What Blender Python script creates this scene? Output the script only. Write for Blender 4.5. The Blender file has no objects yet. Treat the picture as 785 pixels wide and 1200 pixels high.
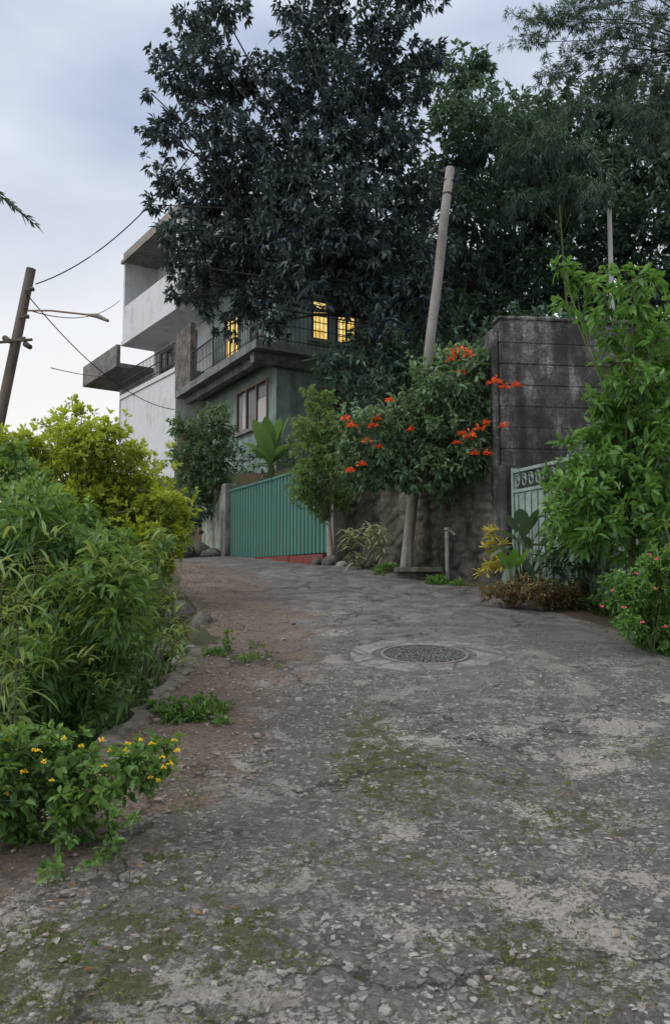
import bpy, bmesh, math, random
import numpy as np
rng=np.random.default_rng(7); random.seed(7)
F=942.0; TP=0.085
cp=1/math.sqrt(1+TP*TP); sp=TP*cp
EYE=1.5
col=bpy.context.scene.collection
def P(px,py,d):
    u=(px-392.5)/F; v=(600-py)/F
    k=d/(cp-v*sp)
    return np.array([u*k,d,EYE+(sp+v*cp)*k])
def nrm(a): return a/np.maximum(np.linalg.norm(a,axis=-1,keepdims=True),1e-9)
def ss(a,b,x):
    t=np.clip((x-a)/(b-a),0,1); return t*t*(3-2*t)
# ---------------------------------------------------------------- terrain
XLy=[-6,0,3,3.8,5,6.5,7.7,9,10.6,13,15.5,16.3,17.2,18.2,20]; XLx=[-1.7,-1.6,-1.45,-1.3,-1.12,-1.07,-1.2,-1.6,-2.0,-2.6,-3.1,-4.2,-6.5,-9,-10]
XRy=[-6,5,6.3,7.9,8.9,10.6,11.5,12.2,13,14,18.6,20]; XRx=[3.3,3.0,2.8,2.65,2.4,1.95,1.35,.75,.15,-.15,-2.5,-3.2]
WXy=[10.9,11.3,13.9,18.7,21,25,30,60]; WXx=[2.3,2.05,.1,-2.4,-4.3,-9,-13,-30]
def XL(y): return np.interp(y,XLy,XLx)
def XR(y): return np.interp(y,XRy,XRx)
def Bp(y): return np.where(y<13,.131*y,1.703+.06*(np.minimum(y,40)-13))
def G(x,y):
    x=np.asarray(x,float); y=np.asarray(y,float)
    z=Bp(y)
    dl=XL(y)-x
    left=(-.5*ss(.1,.32,dl)-np.clip(.2*(dl-1.2),0,7))*(1-ss(17,20,y))
    left=left-np.clip(.2*(-x-12),0,9)*ss(17,20,y)
    z=z+left
    wx=np.interp(y,WXy,WXx)
    db=np.minimum(y-(11.1+.15*(x-2.25)),x-wx)
    st=np.where(x>0.4,.5,1.6)
    z=z+2.2*ss(st,st+1.0,db)+.25*np.clip(db-8,0,30)
    return z
def vnoise(x,y,seed=0):
    xi=np.floor(x).astype(np.int64); yi=np.floor(y).astype(np.int64); fx=x-xi; fy=y-yi
    fx=fx*fx*(3-2*fx); fy=fy*fy*(3-2*fy)
    def h(a,b):
        n=(a*374761393+b*668265263+seed*982451653)&0xffffffff
        n=((n^(n>>13))*1274126177)&0xffffffff
        return ((n^(n>>16))&0xffff)/65535.0
    return (h(xi,yi)*(1-fx)+h(xi+1,yi)*fx)*(1-fy)+(h(xi,yi+1)*(1-fx)+h(xi+1,yi+1)*fx)*fy
# ---------------------------------------------------------------- object helpers
ORG={}
def setp(o,label=None,cat=None,group=None,kind=None):
    if label: o['label']=label
    if cat: o['category']=cat
    if group: o['group']=group
    if kind: o['kind']=kind
    return o
def thing(name,label,cat,loc,group=None):
    o=bpy.data.objects.new(name,None); col.objects.link(o); o.location=[float(v) for v in loc]
    o.empty_display_size=.2
    ORG[o.name]=np.array(loc,float); return setp(o,label,cat,group)
def link(me,name,mat,parent,V,org=None):
    o=bpy.data.objects.new(name,me); col.objects.link(o)
    if mat: me.materials.append(mat)
    if parent is not None: o.parent=parent; ORG[o.name]=ORG[parent.name]
    else:
        o.location=[float(v) for v in org]; ORG[o.name]=org
    return o
def mesh_np(name,V,Fc,mat,parent=None,smooth=False,attrs=None):
    V=np.asarray(V,float)
    if parent is not None: org=ORG[parent.name]
    else: org=np.array([V[:,0].mean(),V[:,1].mean(),V[:,2].min()])
    W=(V-org).astype(np.float32)
    me=bpy.data.meshes.new(name)
    Fc=np.asarray(Fc,np.int32); m,k=Fc.shape
    me.vertices.add(len(W)); me.vertices.foreach_set('co',W.ravel())
    me.loops.add(m*k); me.loops.foreach_set('vertex_index',Fc.ravel())
    me.polygons.add(m); me.polygons.foreach_set('loop_start',np.arange(0,m*k,k,dtype=np.int32))
    if smooth: me.polygons.foreach_set('use_smooth',np.ones(m,bool))
    me.update(calc_edges=True); me.validate()
    for an,av in (attrs or {}).items():
        a=me.attributes.new(an,'FLOAT','POINT'); a.data.foreach_set('value',np.asarray(av,np.float32))
    return link(me,name,mat,parent,V,org)
class MB:
    def __init__(s): s.v=[]; s.f=[]
    def hexa(s,pts):
        b=len(s.v); s.v+= [tuple(p) for p in pts]
        s.f+=[(b,b+3,b+2,b+1),(b+4,b+5,b+6,b+7),(b,b+1,b+5,b+4),(b+1,b+2,b+6,b+5),(b+2,b+3,b+7,b+6),(b+3,b,b+4,b+7)]
    def box(s,fr,u0,u1,v0,v1,z0,z1):
        s.hexa([fr(u0,v0,z0),fr(u1,v0,z0),fr(u1,v1,z0),fr(u0,v1,z0),fr(u0,v0,z1),fr(u1,v0,z1),fr(u1,v1,z1),fr(u0,v1,z1)])
    def tube(s,pts,rad,n=6,cap=True):
        pts=[np.asarray(p,float) for p in pts]; m=len(pts)
        if not hasattr(rad,'__len__'): rad=[rad]*m
        b=len(s.v)
        for i,p in enumerate(pts):
            t=pts[min(i+1,m-1)]-pts[max(i-1,0)]; t=t/(np.linalg.norm(t)+1e-9)
            a=np.array([1,0,0]) if abs(t[0])<.7 else np.array([0,1,0])
            e1=np.cross(t,a); e1/=np.linalg.norm(e1); e2=np.cross(t,e1)
            for j in range(n):
                an=2*math.pi*j/n; s.v.append(tuple(p+rad[i]*(math.cos(an)*e1+math.sin(an)*e2)))
        for i in range(m-1):
            for j in range(n):
                s.f.append((b+i*n+j,b+i*n+(j+1)%n,b+(i+1)*n+(j+1)%n,b+(i+1)*n+j))
        if cap:
            s.f.append(tuple(b+j for j in range(n))[::-1]); s.f.append(tuple(b+(m-1)*n+j for j in range(n)))
    def add(s,V,Fs):
        b=len(s.v); s.v+=[tuple(p) for p in V]; s.f+=[tuple(i+b for i in f) for f in Fs]
    def build(s,name,mat,parent=None,smooth=False,bevel=0):
        V=np.array(s.v,float)
        org=ORG[parent.name] if parent is not None else np.array([V[:,0].mean(),V[:,1].mean(),V[:,2].min()])
        me=bpy.data.meshes.new(name); me.from_pydata([tuple(p) for p in (V-org)],[],s.f); me.update()
        if smooth: me.polygons.foreach_set('use_smooth',np.ones(len(me.polygons),bool))
        o=link(me,name,mat,parent,V,org)
        if bevel:
            m=o.modifiers.new('bevel','BEVEL'); m.width=bevel; m.segments=2
        return o
_b=bmesh.new(); bmesh.ops.create_icosphere(_b,subdivisions=2,radius=1); ICO_V=np.array([v.co[:] for v in _b.verts]); ICO_F=[tuple(v.index for v in f.verts) for f in _b.faces]; _b.free()
_b=bmesh.new(); bmesh.ops.create_icosphere(_b,subdivisions=1,radius=1); ICO1_V=np.array([v.co[:] for v in _b.verts]); ICO1_F=[tuple(v.index for v in f.verts) for f in _b.faces]; _b.free()
def rock(mb,c,sx,sy,sz,lo=False):
    V=(ICO1_V if lo else ICO_V).copy(); a=rng.normal(size=(5,3)); amp=.17 if lo else .1
    k=1+sum(amp*np.sin(V@(a[i]*2)+rng.uniform(0,6)) for i in range(5))
    V=V*k[:,None]*np.array([sx,sy,sz]); th=rng.uniform(0,6); R=np.array([[math.cos(th),-math.sin(th),0],[math.sin(th),math.cos(th),0],[0,0,1]])
    mb.add(V@R.T+np.asarray(c),ICO1_F if lo else ICO_F)
# ---------------------------------------------------------------- materials
class N:
    def __init__(s,name):
        s.m=bpy.data.materials.new(name); s.m.use_nodes=True; s.t=s.m.node_tree; s.n=s.t.nodes; s.b=s.n['Principled BSDF']; s.out=s.n['Material Output']
        s.tc=s.n.new('ShaderNodeTexCoord')
    def w(s,a,b): s.t.links.new(a,b)
    def noise(s,scale,detail=4,rough=.6,vec=None,dist=0):
        n=s.n.new('ShaderNodeTexNoise'); n.inputs['Scale'].default_value=scale; n.inputs['Detail'].default_value=detail; n.inputs['Roughness'].default_value=rough; n.inputs['Distortion'].default_value=dist
        s.w(vec or s.tc.outputs['Object'],n.inputs['Vector']); return n.outputs['Fac']
    def vor(s,scale,feature='F1',vec=None,out='Distance'):
        n=s.n.new('ShaderNodeTexVoronoi'); n.feature=feature; n.inputs['Scale'].default_value=scale
        s.w(vec or s.tc.outputs['Object'],n.inputs['Vector']); return n.outputs[out]
    def mapv(s,sc):
        n=s.n.new('ShaderNodeMapping'); n.inputs['Scale'].default_value=sc; s.w(s.tc.outputs['Object'],n.inputs['Vector']); return n.outputs['Vector']
    def ramp(s,fac,stops):
        n=s.n.new('ShaderNodeValToRGB'); e=n.color_ramp.elements
        while len(e)<len(stops): e.new(.5)
        for x,(p,c) in zip(e,stops):
            x.position=p; x.color=(c,c,c,1) if not hasattr(c,'__len__') else (*c,1)
        s.w(fac,n.inputs['Fac']); return n.outputs['Color']
    def mix(s,fac,a,b,mode='MIX'):
        n=s.n.new('ShaderNodeMix'); n.data_type='RGBA'; n.blend_type=mode
        for k,v in (('Factor',fac),('A',a),('B',b)):
            i=[q for q in n.inputs if q.name==k and (q.type=='RGBA' if k!='Factor' else q.type=='VALUE')][0]
            if isinstance(v,bpy.types.NodeSocket): s.w(v,i)
            elif k=='Factor': i.default_value=v
            else: i.default_value=(*v,1)
        return [q for q in n.outputs if q.type=='RGBA'][0]
    def math(s,op,a,b=0):
        n=s.n.new('ShaderNodeMath'); n.operation=op; n.use_clamp=False
        for i,v in enumerate((a,b)):
            if isinstance(v,bpy.types.NodeSocket): s.w(v,n.inputs[i])
            else: n.inputs[i].default_value=v
        return n.outputs[0]
    def attr(s,name):
        n=s.n.new('ShaderNodeAttribute'); n.attribute_name=name; return n.outputs['Fac']
    def bump(s,h,strength=.5,dist=.02,prev=None):
        n=s.n.new('ShaderNodeBump'); n.inputs['Strength'].default_value=strength; n.inputs['Distance'].default_value=dist; s.w(h,n.inputs['Height'])
        if prev: s.w(prev,n.inputs['Normal'])
        return n.outputs['Normal']
    def fin(s,colr=None,rough=.8,normal=None,spec=.3,metal=0):
        if colr is not None:
            if isinstance(colr,bpy.types.NodeSocket): s.w(colr,s.b.inputs['Base Color'])
            else: s.b.inputs['Base Color'].default_value=(*colr,1)
        if isinstance(rough,bpy.types.NodeSocket): s.w(rough,s.b.inputs['Roughness'])
        else: s.b.inputs['Roughness'].default_value=rough
        s.b.inputs['Specular IOR Level'].default_value=spec; s.b.inputs['Metallic'].default_value=metal
        if normal: s.w(normal,s.b.inputs['Normal'])
        return s.m
def weathered(name,c,stain,scale=1.5,lo=.42,hi=.62,streak=True,bd=.01,rough=.85,fine=40):
    q=N(name)
    lo=.5+(lo-.5)*.6; hi=.5+(hi-.5)*.6
    n1=q.noise(scale,6,.65)
    st=q.noise(2.2,5,.6,q.mapv((1.6,1.6,.35))) if streak else q.noise(scale*3,5,.7)
    f=q.math('ADD',q.math('MULTIPLY',n1,.5),q.math('MULTIPLY',st,.5))
    f=q.ramp(f,[(lo,0.0),(hi,1.0)])
    c2=q.mix(q.ramp(q.noise(fine,4,.7),[(.3,0.),(.7,1.)]),tuple(x*.62 for x in c),tuple(min(1,x*1.25) for x in c))
    cc=q.mix(f,c2,stain)
    return q.fin(cc,rough,q.bump(q.noise(fine,6,.7),.6,bd))
def plain(name,c,rough=.7,metal=0,var=.25,scale=12,spec=.3):
    q=N(name); return q.fin(q.mix(q.noise(scale,5,.7),tuple(x*(1-var) for x in c),tuple(min(1,x*(1+var)) for x in c)),rough,q.bump(q.noise(scale*5,3,.6),.25,.004),spec,metal)
def leafmat(name,c0,c1,c2,trans=.3,rough=.5,spec=.35,gain=1.25):
    c0,c1,c2=[tuple(min(.9,v*gain) for v in c) for c in (c0,c1,c2)]
    q=N(name)
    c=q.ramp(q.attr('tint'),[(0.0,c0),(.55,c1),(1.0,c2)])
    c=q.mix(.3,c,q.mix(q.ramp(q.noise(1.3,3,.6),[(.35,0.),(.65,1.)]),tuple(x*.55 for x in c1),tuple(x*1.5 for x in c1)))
    q.fin(c,rough,None,spec)
    t=q.n.new('ShaderNodeBsdfTranslucent'); q.w(q.mix(.5,c,(min(1,c2[0]*1.3),min(1,c2[1]*1.3),c2[2]*.6)),t.inputs['Color'])
    ms=q.n.new('ShaderNodeMixShader'); ms.inputs[0].default_value=trans
    q.w(q.b.outputs[0],ms.inputs[1]); q.w(t.outputs[0],ms.inputs[2]); q.w(ms.outputs[0],q.out.inputs['Surface'])
    return q.m
def emis(name,c,st,c2):
    q=N(name); q.fin(c,.5)
    q.w(q.mix(q.ramp(q.noise(5,2,.5),[(.4,0.),(.6,1.)]),c,c2),q.b.inputs['Emission Color']); q.b.inputs['Emission Strength'].default_value=st; return q.m

M={}
M['bark']=weathered('bark',(.05,.047,.042),(.022,.024,.02),3,.4,.65,True,.03,.9,25)
M['barklight']=weathered('pale bark',(.2,.18,.15),(.08,.08,.06),3,.45,.7,True,.02,.9,30)
M['stem']=plain('green stem',(.07,.09,.035),.7)
M['mango']=leafmat('dark mango leaf',(.022,.035,.046),(.038,.058,.070),(.08,.112,.118),.15,.45,.45)  # dark leaf, its blue lift paints distance haze into the colour
M['bigtree']=leafmat('dense tree leaf',(.026,.05,.044),(.05,.092,.07),(.105,.165,.10),.22)  # bluish cast in the greens stands in for haze
M['darktree']=leafmat('deep green leaf',(.022,.042,.037),(.04,.075,.056),(.085,.135,.082),.2)  # darker green, with haze tinted in as extra blue
M['feather']=leafmat('fine feathery leaf',(.034,.06,.055),(.06,.10,.085),(.11,.16,.12),.3)  # blue pushed up in the leaf colour to suggest haze
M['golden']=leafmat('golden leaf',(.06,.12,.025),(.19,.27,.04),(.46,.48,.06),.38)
M['green']=leafmat('fresh green leaf',(.035,.085,.025),(.085,.17,.045),(.2,.30,.08),.33,gain=1.15)
M['bright']=leafmat('bright green leaf',(.04,.10,.022),(.09,.20,.045),(.18,.33,.08),.35,gain=1.05)
M['fine']=leafmat('small pale leaf',(.06,.11,.04),(.13,.215,.07),(.26,.36,.13),.38,gain=1.1)
M['boug']=leafmat('glossy climber leaf',(.035,.075,.04),(.08,.14,.075),(.17,.245,.13),.28)
M['varieg']=leafmat('yellow edged leaf',(.05,.12,.03),(.14,.22,.06),(.45,.46,.15),.33,gain=1.05)
M['white']=leafmat('cream striped leaf',(.1,.16,.08),(.35,.4,.25),(.7,.7,.55),.3,gain=1)
M['lantana']=leafmat('lantana leaf',(.035,.09,.025),(.085,.17,.04),(.19,.30,.075),.33,gain=1.1)
M['bronze']=leafmat('bronze leaf',(.08,.055,.035),(.17,.125,.06),(.28,.23,.1),.25,gain=1.1)
M['croton']=leafmat('yellow croton leaf',(.12,.16,.03),(.45,.40,.06),(.65,.56,.1),.3,gain=1)
M['broad']=leafmat('broad waxy leaf',(.06,.12,.045),(.11,.21,.07),(.2,.32,.12),.4,.35,.5,gain=1.1)
M['darkbroad']=leafmat('purplish broad leaf',(.03,.055,.035),(.055,.09,.055),(.12,.17,.1),.2,.35,.5)
M['cover']=leafmat('ground cover leaf',(.02,.04,.014),(.045,.085,.026),(.10,.16,.05),.25)
M['mossleaf']=leafmat('moss tuft',(.035,.055,.015),(.09,.13,.03),(.18,.23,.06),.2,.8,.1)
M['orange']=leafmat('orange red petal',(.6,.055,.02),(.85,.10,.03),(.95,.2,.06),.3,gain=1)
M['yellow']=leafmat('yellow orange petal',(.85,.42,.02),(.9,.6,.03),(.9,.72,.06),.3,gain=1)
M['pink']=leafmat('pink petal',(.6,.05,.1),(.8,.12,.18),(.85,.25,.3),.3,gain=1)
M['litter']=leafmat('dry leaf',(.05,.03,.015),(.14,.08,.035),(.25,.17,.06),.1,.8,.2,gain=1)

# ---------------------------------------------------------------- foliage generators
UP=np.array([0,0,1.])
def rdir(n): return nrm(rng.normal(size=(n,3)))
def leaves(name,pos,dirs,L,W,mat,parent,fold=.2,droop=.15,tint=None,six=False,flat=.6,kind=None):
    n=len(pos); d=nrm(dirs); L=np.broadcast_to(L,(n,)).astype(float)*rng.uniform(.6,1.3,n); W=np.broadcast_to(W,(n,)).astype(float)*rng.uniform(.7,1.25,n)
    s=nrm(np.cross(d,UP+flat*rng.normal(size=(n,3)))); nn=np.cross(s,d)
    Lc=L[:,None]; Wc=W[:,None]
    if tint is None: tint=rng.uniform(0,1,n)
    if six:
        b=pos; l1=pos+d*Lc*.28-s*Wc*.46+nn*fold*Wc; l2=pos+d*Lc*.66-s*Wc*.38+nn*fold*Wc-UP*droop*Lc*.35; t=pos+d*Lc-UP*droop*Lc
        r2=pos+d*Lc*.66+s*Wc*.38+nn*fold*Wc-UP*droop*Lc*.35; r1=pos+d*Lc*.28+s*Wc*.46+nn*fold*Wc
        V=np.stack([b,l1,l2,t,r2,r1],1).reshape(-1,3); i=np.arange(n)[:,None]*6
        Fc=np.concatenate([i+np.array([[0,3,2,1]]),i+np.array([[0,5,4,3]])]); at=np.repeat(tint,6)
    else:
        b=pos; l=pos+d*Lc*.42-s*Wc*.5+nn*fold*Wc; t=pos+d*Lc-UP*droop*Lc; r=pos+d*Lc*.42+s*Wc*.5+nn*fold*Wc
        V=np.stack([b,l,t,r],1).reshape(-1,3); i=np.arange(n)[:,None]*4
        Fc=np.concatenate([i+np.array([[0,2,1]]),i+np.array([[0,3,2]])]); at=np.repeat(tint,4)
    o=mesh_np(name,V,Fc,mat,parent,attrs={'tint':at})
    if kind: o['kind']=kind
    return o
def clump_pts(clumps,L,W,cov,k,squash=(1,1,.9),expo=.45):
    C=[];Pp=[];D=[];H=[]
    for (px,py,r,d) in clumps:
        c=P(px,py,d); R=r/F*d
        n=max(4,int(cov*math.pi*R*R/(.5*L*W)/k))
        dd=rdir(n); rad=R*rng.uniform(0.02,1,n)**expo
        a=rng.normal(size=(4,3)); lump=1+.3*sum(np.sin(dd@(a[i]*3)+i) for i in range(4))/1.5
        p=c+dd*(rad*lump)[:,None]*np.array(squash)
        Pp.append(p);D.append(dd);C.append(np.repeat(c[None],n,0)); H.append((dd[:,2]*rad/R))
    return np.concatenate(Pp),np.concatenate(D),np.concatenate(C),np.concatenate(H)
def crown(name,clumps,L,W,mat,parent,cov=3.5,k=10,down=.35,six=False,spread=1.,topl=.25,droop=.15,squash=(1,1,.9),expo=.45,zmin=None):
    p,d,c,h=clump_pts(clumps,L,W,cov,k,squash,expo)
    if zmin is not None:
        g=G(p[:,0],p[:,1])+zmin; p[:,2]=np.maximum(p[:,2],g+rng.uniform(0,.05,len(p)))
    n=len(p); lp=np.repeat(p,k,0); ld=nrm(np.repeat(d,k,0)*.6+rdir(n*k)*spread-UP*down)
    lp=lp+ld*L*.12+rng.normal(size=lp.shape)*L*.12
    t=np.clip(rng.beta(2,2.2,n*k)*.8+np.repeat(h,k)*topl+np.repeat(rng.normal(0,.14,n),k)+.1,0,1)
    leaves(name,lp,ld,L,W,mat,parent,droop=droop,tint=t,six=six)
    return p,c
def limbs(name,base,clumps,r0,mat,parent,fork=None,twigs=None,tr=.006,lim_r=.3):
    mb=MB(); base=np.asarray(base,float)
    C=[P(px,py,d) for px,py,r,d in clumps]
    if fork is None:
        m=np.mean(C,0); fork=base*.55+m*.45; fork[0]=base[0]*.6+m[0]*.4
    fork=np.asarray(fork,float)
    k1=base+(fork-base)*.35+rng.normal(size=3)*r0*.8; k2=base+(fork-base)*.7+rng.normal(size=3)*r0*.8
    mb.tube([base-UP*.15,k1,k2,fork],[r0*1.25,r0,r0*.85,r0*.7],9)
    for c in C:
        st=fork+(k2-fork)*random.uniform(0,.6)
        v=c-st; mid=st+v*.5+UP*.12*np.linalg.norm(v)+rng.normal(size=3)*.06*np.linalg.norm(v)
        mb.tube([st,st+(mid-st)*.5+rng.normal(size=3)*.03*np.linalg.norm(v),mid,c],[r0*lim_r*1.3,r0*lim_r,r0*lim_r*.7,r0*lim_r*.3],6)
    if twigs is not None:
        p,c=twigs
        for a,b in zip(p,c):
            s=b+(a-b)*.15; mb.tube([s,(s+a)/2+rng.normal(size=3)*.08*np.linalg.norm(a-b),a],[tr*1.6,tr*1.2,tr*.6],3,False)
    mb.build(name,mat,parent,smooth=True)
def straps(name,bases,dirs,L,W,mat,parent,droop=.5,K=7,edge=True,prof='strap',fold=.15,tnt=None):
    n=len(bases); d=nrm(np.asarray(dirs,float)); bases=np.asarray(bases,float)
    L=np.broadcast_to(L,(n,))*rng.uniform(.75,1.2,n); W=np.broadcast_to(W,(n,))*rng.uniform(.85,1.15,n)
    s=nrm(np.cross(d,UP)+1e-6); V=[];T=[]
    tl=rng.uniform(0,.35,n) if tnt is None else tnt
    dr=droop*rng.uniform(.6,1.4,n)
    for k in range(K):
        q=k/(K-1)
        c=bases+d*(L*q)[:,None]-UP*(dr*L*q*q)[:,None]
        if prof=='strap': w=min(1,.35+q*2.2)*(1-q**3)
        elif prof=='oval': w=math.sin(math.pi*(q**.8))**.8 if 0<q<1 else 0.02
        w=max(w,.02)*W/2
        up=UP*(fold*w)[:,None]
        V+= [c-s*w[:,None]+up,c-UP*0,c+s*w[:,None]+up]
        T+= [tl+(.6 if edge else .1),tl,tl+(.6 if edge else .1)]
    V=np.stack(V,1); T=np.stack(T,1); m=3*K; fs=[]
    for k in range(K-1):
        a=3*k; fs+=[[a,a+1,a+4,a+3],[a+1,a+2,a+5,a+4]]
    Fc=(np.arange(n)[:,None,None]*m+np.array(fs)[None]).reshape(-1,4)
    return mesh_np(name,V.reshape(-1,3),Fc,mat,parent,smooth=True,attrs={'tint':np.clip(T.reshape(-1),0,1)})
def flower(parent,c,R,mat,n=26,L=.05,name='flower_cluster'):
    dd=rdir(n); dd[:,2]=np.abs(dd[:,2])*.7+dd[:,2]*.3
    p=np.asarray(c)+dd*R*rng.uniform(.3,1,n)[:,None]
    leaves(name,p,dd+rdir(n)*.5,L,L*.75,mat,parent,six=True,flat=1.2)
def gp(x,y): return np.array([x,y,float(G(x,y))])

# ---------------------------------------------------------------- SETTING: ground, road
def axis(a,b,c,d,st,far):
    mid=np.arange(b,c+1e-6,st)
    lo=b-np.geomspace(st*1.3,b-a,far); hi=c+np.geomspace(st*1.3,d-c,far)
    return np.concatenate([lo[::-1],mid,hi])
gx=axis(-160,-7,8,160,.22,30); gy=axis(-60,0,24,320,.22,30)
X,Y=np.meshgrid(gx,gy); Z=G(X,Y)
inside=ss(.05,.3,np.minimum(X-XL(Y),XR(Y)-X))*((Y<19.2)&(Y>-3))
Z=Z-.07*inside+(vnoise(X*1.3,Y*1.3,3)-.5)*.10*(1-inside)*ss(0,.4,np.maximum(XL(Y)-X,X-XR(Y)))
nx,ny=len(gx),len(gy); idx=np.arange(nx*ny).reshape(ny,nx)
Fg=np.stack([idx[:-1,:-1],idx[:-1,1:],idx[1:,1:],idx[1:,:-1]],-1).reshape(-1,4)
q=N('soil')
M['soil']=q.fin(q.mix(q.ramp(q.noise(1.2,6,.7),[(.42,0.),(.6,1.)]),q.mix(q.noise(20,5,.7),(.035,.025,.018),(.13,.095,.065)),q.mix(q.noise(30,4,.7),(.02,.035,.012),(.06,.085,.03))),.95,q.bump(q.noise(18,8,.7),.8,.05))
setp(mesh_np('ground',np.stack([X,Y,Z],-1).reshape(-1,3),Fg,M['soil'],smooth=True),kind='structure',label='dark earthy hillside ground around the lane')
# road
ys=[-2.0,-1,0,.5]; 
while ys[-1]<19.4: ys.append(ys[-1]+max(.011,.006*ys[-1]))
ys=np.array(ys); ts=np.linspace(0,1,300)
T_,Yr=np.meshgrid(ts,ys); xl=XL(Yr)+.05*(vnoise(Yr*2.3,Yr*0,5)-.5)*2; xr=XR(Yr)+.07*(vnoise(Yr*1.9,Yr*0+9,6)-.5)*2
Xr=xl+(xr-xl)*T_
def rz0(x,y): return Bp(y)+.012+(vnoise(x*.8,y*.8,11)-.5)*.06+(vnoise(x*3,y*3,12)-.5)*.026+(vnoise(x*9,y*9,13)-.5)*.014
Zr=rz0(Xr,Yr)+(vnoise(Xr*27,Yr*27,14)-.5)*.011*np.clip(1.6-Yr/5,0.15,1)
mh=P(497,767,6.7)
rm=np.hypot(Xr-mh[0],Yr-mh[1]); wq=ss(.85,.5,rm); Zr=Zr*(1-wq)+(Bp(Yr)+.012)*wq
Xa=np.concatenate([Xr[:,:1]-.01,Xr,Xr[:,-1:]+.02],1); Ya=np.concatenate([Yr[:,:1],Yr,Yr[:,-1:]],1); Za=np.concatenate([Zr[:,:1]-.3,Zr,Zr[:,-1:]-.12],1)
ny,nx=Xa.shape; idx=np.arange(nx*ny).reshape(ny,nx)
Fr_=np.stack([idx[:-1,:-1],idx[:-1,1:],idx[1:,1:],idx[1:,:-1]],-1).reshape(-1,4)
dle=Xa-XL(Ya)
dirtw=np.interp(Ya,[0,2.5,3.2,3.9,5,7,9,12,16],[.2,.3,.6,.85,.85,1.1,1.4,1.3,.5])
dirt=ss(1.3,.35,dle/dirtw)*np.interp(Ya,[0,2.6,3.6],[.5,.6,1])
def mossf(Xa,Ya):
    def gau(cx,cy,sx,sy): return np.exp(-((Xa-cx)/sx)**2-((Ya-cy)/sy)**2)
    def gpx(px,py,sx,sy):
        d=1413/(py-556.6); return gau((px-392.5)/F*d,d,sx,sy)
    return np.clip(gpx(440,880,.2,.5)*1.1+gpx(430,840,.15,.5)*.8+gpx(490,890,.35,.12)*.9+gpx(470,925,.3,.2)*.6+gpx(90,1100,.35,.2)*1.+gpx(225,1085,.22,.06)*1.2+gpx(60,1150,.4,.12)*.8+gpx(300,1110,.2,.1)*.6+gpx(600,1090,.25,.2)*.5+gpx(660,950,.4,.2)*.55+gpx(650,1150,.3,.2)*.5+gpx(740,870,.4,.2)*.6+gpx(600,910,.4,.15)*.5+gpx(280,1060,.3,.2)*.55+gpx(230,900,.15,.5)*.4+gpx(200,990,.15,.4)*.5+gpx(400,1000,.5,.15)*.4+ss(5.5,3.5,Ya)*.22+ss(.5,.1,XR(Ya)-Xa)*.5,0,1)
moss=mossf(Xa,Ya)
rough=ss(7.5,4.6,Ya+(vnoise(Xa*1.1,Ya*1.1,21)-.5)*2.8)*.75+.22
q=N('old concrete road')
A_d=q.attr('dirt'); A_m=q.attr('moss'); A_r=q.attr('rough')
obj=q.tc.outputs['Object']
dn=q.n.new('ShaderNodeTexNoise'); dn.inputs['Scale'].default_value=1.7; dn.inputs['Detail'].default_value=8; dn.inputs['Roughness'].default_value=.65; q.w(obj,dn.inputs['Vector'])
va=q.n.new('ShaderNodeVectorMath'); va.operation='MULTIPLY_ADD'; q.w(dn.outputs['Color'],va.inputs[0]); va.inputs[1].default_value=(1.1,1.1,1.1); q.w(obj,va.inputs[2])
dn2=q.n.new('ShaderNodeTexNoise'); dn2.inputs['Scale'].default_value=24; dn2.inputs['Detail'].default_value=4; q.w(obj,dn2.inputs['Vector'])
vb=q.n.new('ShaderNodeVectorMath'); vb.operation='MULTIPLY_ADD'; q.w(dn2.outputs['Color'],vb.inputs[0]); vb.inputs[1].default_value=(.05,.05,.05); q.w(obj,vb.inputs[2])
n_big=q.noise(.9,7,.66); n_mid=q.noise(4.5,9,.72); n_f=q.ramp(q.noise(55,6,.8),[(.36,0.),(.64,1.)]); n_vf=q.noise(170,4,.75)
n_midc=q.ramp(n_mid,[(.40,0.),(.60,1.)])
smooth_c=q.mix(n_midc,(.22,.205,.195),(.42,.40,.385)); smooth_c=q.mix(q.math('MULTIPLY',q.math('SUBTRACT',1.0,n_f),.8),smooth_c,(.115,.107,.10))
stone=q.vor(36,'F1',vb.outputs[0],'Color'); sep=q.n.new('ShaderNodeSeparateColor'); q.w(stone,sep.inputs[0])
stone_c=q.ramp(sep.outputs[0],[(0.,(.11,.10,.09)),(.4,(.2,.185,.168)),(.75,(.34,.315,.29)),(1.,(.6,.56,.51))])
edge=q.vor(36,'DISTANCE_TO_EDGE',vb.outputs[0]); em=q.ramp(edge,[(0.0,1.),(.17,0.)])
stone_c=q.mix(q.math('MULTIPLY',em,.88),stone_c,(.07,.063,.052))
stone_c=q.mix(q.ramp(q.noise(7,8,.78),[(.47,.0),(.54,.75)]),stone_c,q.mix(n_f,(.10,.092,.08),(.29,.265,.24)))
worn=q.ramp(q.math('ADD',q.math('MULTIPLY',q.noise(2.4,10,.74),.8),q.math('MULTIPLY',n_f,.1)),[(.475,0.),(.50,1.)])
worn_c=q.mix(n_f,(.30,.272,.245),(.64,.59,.535))
rough_c=q.mix(q.math('MULTIPLY',worn,.88),stone_c,worn_c)
rmask=q.ramp(q.math('ADD',A_r,q.math('MULTIPLY',q.math('SUBTRACT',q.noise(2.7,10,.75),.5),3.2)),[(.38,0.),(.52,1.)])
c=q.mix(rmask,smooth_c,rough_c)
c=q.mix(q.ramp(n_big,[(.42,.45),(.58,0.)]),c,(.14,.13,.12))
dm=q.ramp(q.math('ADD',A_d,q.math('MULTIPLY',q.math('SUBTRACT',q.noise(3.2,10,.76),.5),3.4)),[(.42,0.),(.70,1.)])
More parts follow.
